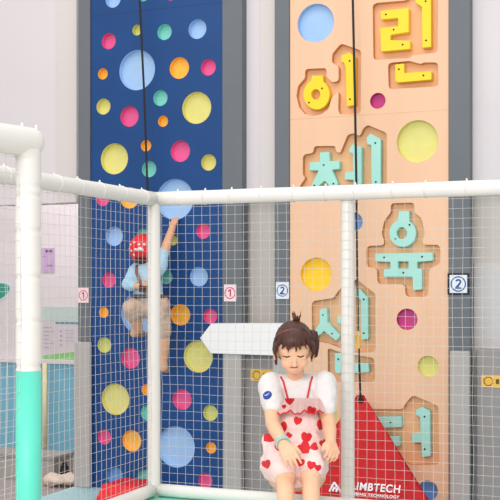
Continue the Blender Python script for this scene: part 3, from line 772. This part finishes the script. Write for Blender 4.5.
    def heartattr(me, hearts, both=False):
        at = me.attributes.new('heart', 'FLOAT', 'POINT'); vals = []
        rnd = random.Random(5); back = [(rnd.uniform(258, 336), rnd.uniform(412, 480), rnd.uniform(4, 6), rnd.uniform(-1, 1)) for _ in range(26)]
        for v in me.vertices:
            d = v.co-CAM; Y = d.dot(FWD); u = 250+F*d.dot(RIGHT)/Y; w = HZ-F*d.z/Y
            best = -1; L = hearts if both or v.normal.dot(d) < 0 else back
            for cx, cy, s, a in L:
                x, y = (u-cx)/s*1.1, -(w-cy)/s*1.1
                if abs(x) > 2 or abs(y) > 2: continue
                x, y = x*math.cos(a)-y*math.sin(a), x*math.sin(a)+y*math.cos(a)
                h = -((x*x+y*y-1)**3-x*x*y**3*1.0); best = max(best, max(-1, min(1, h)))
            vals.append(best)
        at.data.foreach_set('value', vals)
    M_dress = bpy.data.materials.new('heart_print_cotton'); M_dress.use_nodes = True; nt = M_dress.node_tree; b = nt.nodes['Principled BSDF']
    an = nt.nodes.new('ShaderNodeAttribute'); an.attribute_name = 'heart'
    gt = nt.nodes.new('ShaderNodeMath'); gt.operation = 'GREATER_THAN'; gt.inputs[1].default_value = 0; nt.links.new(an.outputs['Fac'], gt.inputs[0])
    mx_ = nt.nodes.new('ShaderNodeMix'); mx_.data_type = 'RGBA'; nt.links.new(gt.outputs[0], mx_.inputs[0])
    mx_.inputs[6].default_value = lin('f2d9d5')+[1]; mx_.inputs[7].default_value = lin('d9262e')+[1]
    nt.links.new(mx_.outputs[2], b.inputs['Base Color']); b.inputs['Roughness'].default_value = .8
    heartattr(dm, hearts)
    dress = link('dress', dm, M_dress, t, True)
    db = BVHTree.FromPolygons([v.co[:] for v in dm.vertices], [p.vertices[:] for p in dm.polygons])
    # ruffle across the bib
    bm = bmesh.new(); n = 60; m_ = 8; grid = []
    for i in range(n+1):
        q = i/n; x = 279.5+43*q; row = []
        for j in range(m_+1):
            s = j/m_; y = 398.2+(14.4+1.6*math.sin(q*19)+.8*math.sin(q*41))*s-2.0*math.sin(math.pi*q)*(1-s)*0
            cv = math.sqrt(max(0, 1-((q-.5)*1.75)**2))
            Yd = 3.800-.040*cv-.045*s-.0045*s*math.sin(q*38)
            row.append(bm.verts.new(g(x+(q-.5)*3*s, y, Yd)))
        grid.append(row)
    for i in range(n):
        for j in range(m_): bm.faces.new((grid[i][j], grid[i+1][j], grid[i+1][j+1], grid[i][j+1]))
    edge = [r[-1].co.copy() for r in grid]
    bmesh.ops.solidify(bm, geom=bm.faces[:], thickness=.0025)
    me = bpy.data.meshes.new('ruffle'); bm.normal_update(); bm.to_mesh(me); bm.free()
    # subdivide for the printed hearts
    bm = bmesh.new(); bm.from_mesh(me); bmesh.ops.subdivide_edges(bm, edges=bm.edges[:], cuts=1, use_grid_fill=True); bm.normal_update(); bm.to_mesh(me); bm.free()
    at = [(289.6, 399.6+1.5, 4.6, 0), (311, 411.5, 4.6, .3), (284, 407, 2.2, 0)]
    for v in me.vertices: pass
    heartattr(me, at, True); rf = link('ruffle', me, M_dress, dress, False)
    tube('ruffle_trim', edge, .0026, M_trim, rf, 8)
    # shoulder straps
    for pts in ([(279.2, 373), (280.6, 377), (283.4, 382), (285.2, 389), (287, 395), (288.3, 399.5)], [(313.6, 373), (312.4, 377), (310.4, 383), (309, 390), (307.8, 395), (307, 399)]):
        q = []
        for x, y in pts:
            p, nn = snap(x, y, sb)
            if p is not None: q.append(p+(nn*.0015))
        bm = bmesh.new(); atube(bm, q, .0036, 8)
        frombm('shoulder_strap', bm, M_trim, dress, True)
    # bracelet
    d = (wrL-elL).normalized(); c = wrL-d*.012; u = d.orthogonal().normalized(); w_ = d.cross(u)
    bm = bmesh.new()
    for q in (-.006, 0, .006): atube(bm, [c+d*q+(u*math.cos(a)+w_*math.sin(a))*.0215 for a in [2*math.pi*k/24 for k in range(25)]], .0042, 8, False)
    frombm('bracelet', bm, mat('pale_green_band', 'a9c6ba', .3, .1, 60), t, True)
girl()

def boy():
    B = lambda x, y, yw: P(x, y, yw)
    t = thing('person', B(148, 310, 7.1), 'child in red helmet and light blue shirt climbing the navy board, seen from behind', 'person')
    bm = bmesh.new(); k = 7.9e-3
    HCb = B(143.5, 251, 7.10)
    aell(bm, HCb, (.075, .088, .095)); acap(bm, HCb-UP*.04+Vector((.02, .02, 0)), .055, HCb-UP*.06+Vector((.025, .03, 0)), .045)
    nk = B(146.5, 264, 7.12); acap(bm, HCb, .045, nk, .045)
    shl, shr = B(136.5, 270.5, 7.13), B(159, 268, 7.14)
    ch = B(147, 278, 7.13); pe = B(149.5, 305, 7.11)
    acap(bm, nk, .05, ch, .092); acap(bm, ch, .092, pe, .092); acap(bm, shl, .045, shr, .045)
    el = B(129, 284, 7.03); wl = B(138, 286.5, 7.0); achain(bm, [shl, el, wl], [.043, .034, .025])
    er = B(167.3, 243, 7.20); wr = B(172.6, 227, 7.285); achain(bm, [shr, er, wr], [.043, .034, .026])
    ahand(bm, wr, B(175.8, 217, 7.345)-wr, Vector((.1, -1, .1)), Vector((-1, 0, .3)), .13, (.2, .35, .4), .06, .0075)
    ahand(bm, wl, Vector((1, .05, .1)), Vector((0, -1, .2)), Vector((0, 0, 1)), .12, (.5, .6, .6), .05, .0075)
    hl_, kl, al = B(144, 306, 7.10), B(131.5, 308, 7.0), B(138, 328, 7.12)
    achain(bm, [hl_, kl], [.08, .058]); achain(bm, [kl, kl.lerp(al, .4), al], [.054, .052, .036])
    acap(bm, al, .036, B(134.2, 333.3, 7.14), .032); acap(bm, B(134.5, 333.0, 7.14), .031, B(143.5, 333.8, 7.30), .024)
    hr, kr, ar = B(158, 307, 7.11), B(163.2, 333, 7.13), B(163.0, 360, 7.16)
    achain(bm, [hr, kr], [.08, .052]); achain(bm, [kr, kr.lerp(ar, .35), ar], [.05, .05, .034])
    acap(bm, ar, .034, B(163.4, 367.5, 7.17), .033); acap(bm, B(163.4, 367.5, 7.17), .032, B(166.5, 370, 7.30), .025)
    body = link('body', fuse(bm, .005, 4, .5), M_skin2, t, True)
    # hair under the helmet
    bm = bmesh.new(); aell(bm, HCb+Vector((-.004, -.008, -.012)), (.083, .092, .088)); link('hair', fuse(bm, .006, 2), M_hair, t, True)
    # helmet with small white marks on the shell
    Mh = mat('red_helmet', 'e0242c', .35, .05); bm = bmesh.new()
    hc = B(143.3, 249.0, 7.095)
    bmesh.ops.create_uvsphere(bm, u_segments=36, v_segments=20, radius=1, matrix=Matrix.Translation(hc) @ Matrix.Diagonal((.102, .112, .112, 1)))
    cut = hc.z-.048
    bmesh.ops.delete(bm, geom=[v for v in bm.verts if v.co.z < cut-.03 and v.co.x > hc.x-.02 or v.co.z < cut-.055], context='VERTS')
    bmesh.ops.solidify(bm, geom=bm.faces[:], thickness=.012)
    hm = frombm('helmet', bm, Mh, t, True)
    Mw = mat('helmet_white_mark', 'f6dfe0', .5)
    for dx, dz in ((-.055, .03), (-.02, .045), (.02, .03), (-.045, -.015), (-.005, -.005), (-.07, .0), (.03, -.01), (-.025, -.045), (.055, .03)):
        yy = -.112*math.sqrt(max(.05, 1-(dx/.102)**2-(dz/.112)**2)); p = hc+Vector((dx, yy, dz)); nn = Vector((dx/.102**2, yy/.112**2, dz/.112**2)).normalized()
        bm = bmesh.new(); Q = nn.to_track_quat('Z', 'Y').to_matrix().to_4x4()
        bmesh.ops.create_uvsphere(bm, u_segments=12, v_segments=8, radius=1, matrix=Matrix.Translation(p) @ Q @ Matrix.Diagonal((.011, .008, .003, 1)))
        frombm('white_mark', bm, Mw, hm, True)
    tube('white_patch', [hc+Vector((.0, -.108, -.012)), hc+Vector((.03, -.107, -.002)), hc+Vector((.055, -.097, -.012))], [.008, .015, .006], Mw, hm)
    # shirt
    Ms = mat('light_blue_cotton', 'a9cfe6', .8, .06, 14); bm = bmesh.new()
    acap(bm, B(146, 272, 7.13), .082, ch, .104); acap(bm, ch, .104, B(149.5, 299, 7.115), .108); acap(bm, shl, .056, shr, .056)
    acap(bm, shl, .058, shl.lerp(el, .96), .050); acap(bm, shr, .058, shr.lerp(er, .55), .046)
    acap(bm, el, .046, el.lerp(wl, .45), .040)
    link('shirt', fuse(bm, .006, 4, .5, .010, 14), Ms, t, True)
    # shorts
    Mk = mat('khaki_shorts', 'c6aa98', .8, .14, 16); bm = bmesh.new()
    acap(bm, B(148, 304, 7.105), .098, B(153, 304, 7.105), .100); acap(bm, hl_, .094, hl_.lerp(kl, .9), .068)
    acap(bm, hr, .094, hr.lerp(kr, .92), .066); acap(bm, kl, .066, kl.lerp(al, .25), .060)
    link('shorts', fuse(bm, .006, 4, .5, .010, 14), Mk, t, True)
    # harness
    Mhn = mat('dark_harness', '4a2a32', .6, .1)
    bm = bmesh.new()
    def loop(c, rx, ry, tilt=0, r=.013, ax=0):
        atube(bm, [c+Vector((rx*math.cos(a), ry*math.sin(a), tilt*math.cos(a))) for a in [2*math.pi*q/28 for q in range(29)]], r, 8, False)
    loop(B(149.5, 296, 7.11), .122, .122, .0)
    frombm('waist_belt', bm, Mhn, t, True)
    bm = bmesh.new(); loop(B(137, 309, 7.06), .02, .098, 0); bm.free()
    tube('shoulder_strap', [B(137, 266, 7.075), B(136.5, 272, 7.02), B(139.5, 281, 7.005), B(144, 290, 6.99), B(149, 296, 6.985)], .012, mat('brown_strap', '8c5a50', .6), t)
    tube('shoulder_strap', [B(157.5, 264, 7.085), B(157.5, 272, 7.03), B(155, 283, 7.01), B(151.5, 291, 6.99), B(149, 296, 6.985)], .012, mat('brown_strap', '8c5a50', .6), t)
    bm = bmesh.new(); abox(bm, B(141, 291, 6.985), B(147, 286, 6.965), .006); frombm('buckle', bm, Mhn, t)
boy()


# ------------------------------------------------------------------ light
w = bpy.data.worlds.new('world'); SC.world = w; w.use_nodes = True
bg = w.node_tree.nodes['Background']; bg.inputs[0].default_value = (1, .985, .97, 1); bg.inputs[1].default_value = .70
def area(name, loc, size, power, target=None, col=(1, .98, .96)):
    l = bpy.data.lights.new(name, 'AREA'); l.shape = 'RECTANGLE'; l.size, l.size_y = size; l.energy = power; l.color = col
    o = bpy.data.objects.new(name, l); COL.objects.link(o); o.location = loc
    if target is not None: o.rotation_euler = (Vector(target)-Vector(loc)).to_track_quat('-Z', 'Y').to_euler()
    return o
area('front_fill_light', (-1.0, -3.4, 3.9), (6, 2.2), 360, (-2.0, 7.4, 1.2))  # unseen fill light added behind the camera, aimed at the boards and recess
area('recess_fill_light', (-4.6, 8.2, ZB+.95), (3.4, .5), 42, (-4.6, 8.25, 0))  # hidden fill light added above the soffit to brighten the left recess
area('ceiling_lamp_back', (-2.2, 3.6, 6.2), (7, 3.2), 140, (-2.2, 6.4, 1.0))
SC.view_settings.view_transform = 'Standard'; SC.view_settings.look = 'None'; SC.view_settings.gamma = 1
SC.view_settings.use_curve_mapping = False; SC.view_settings.exposure = 0
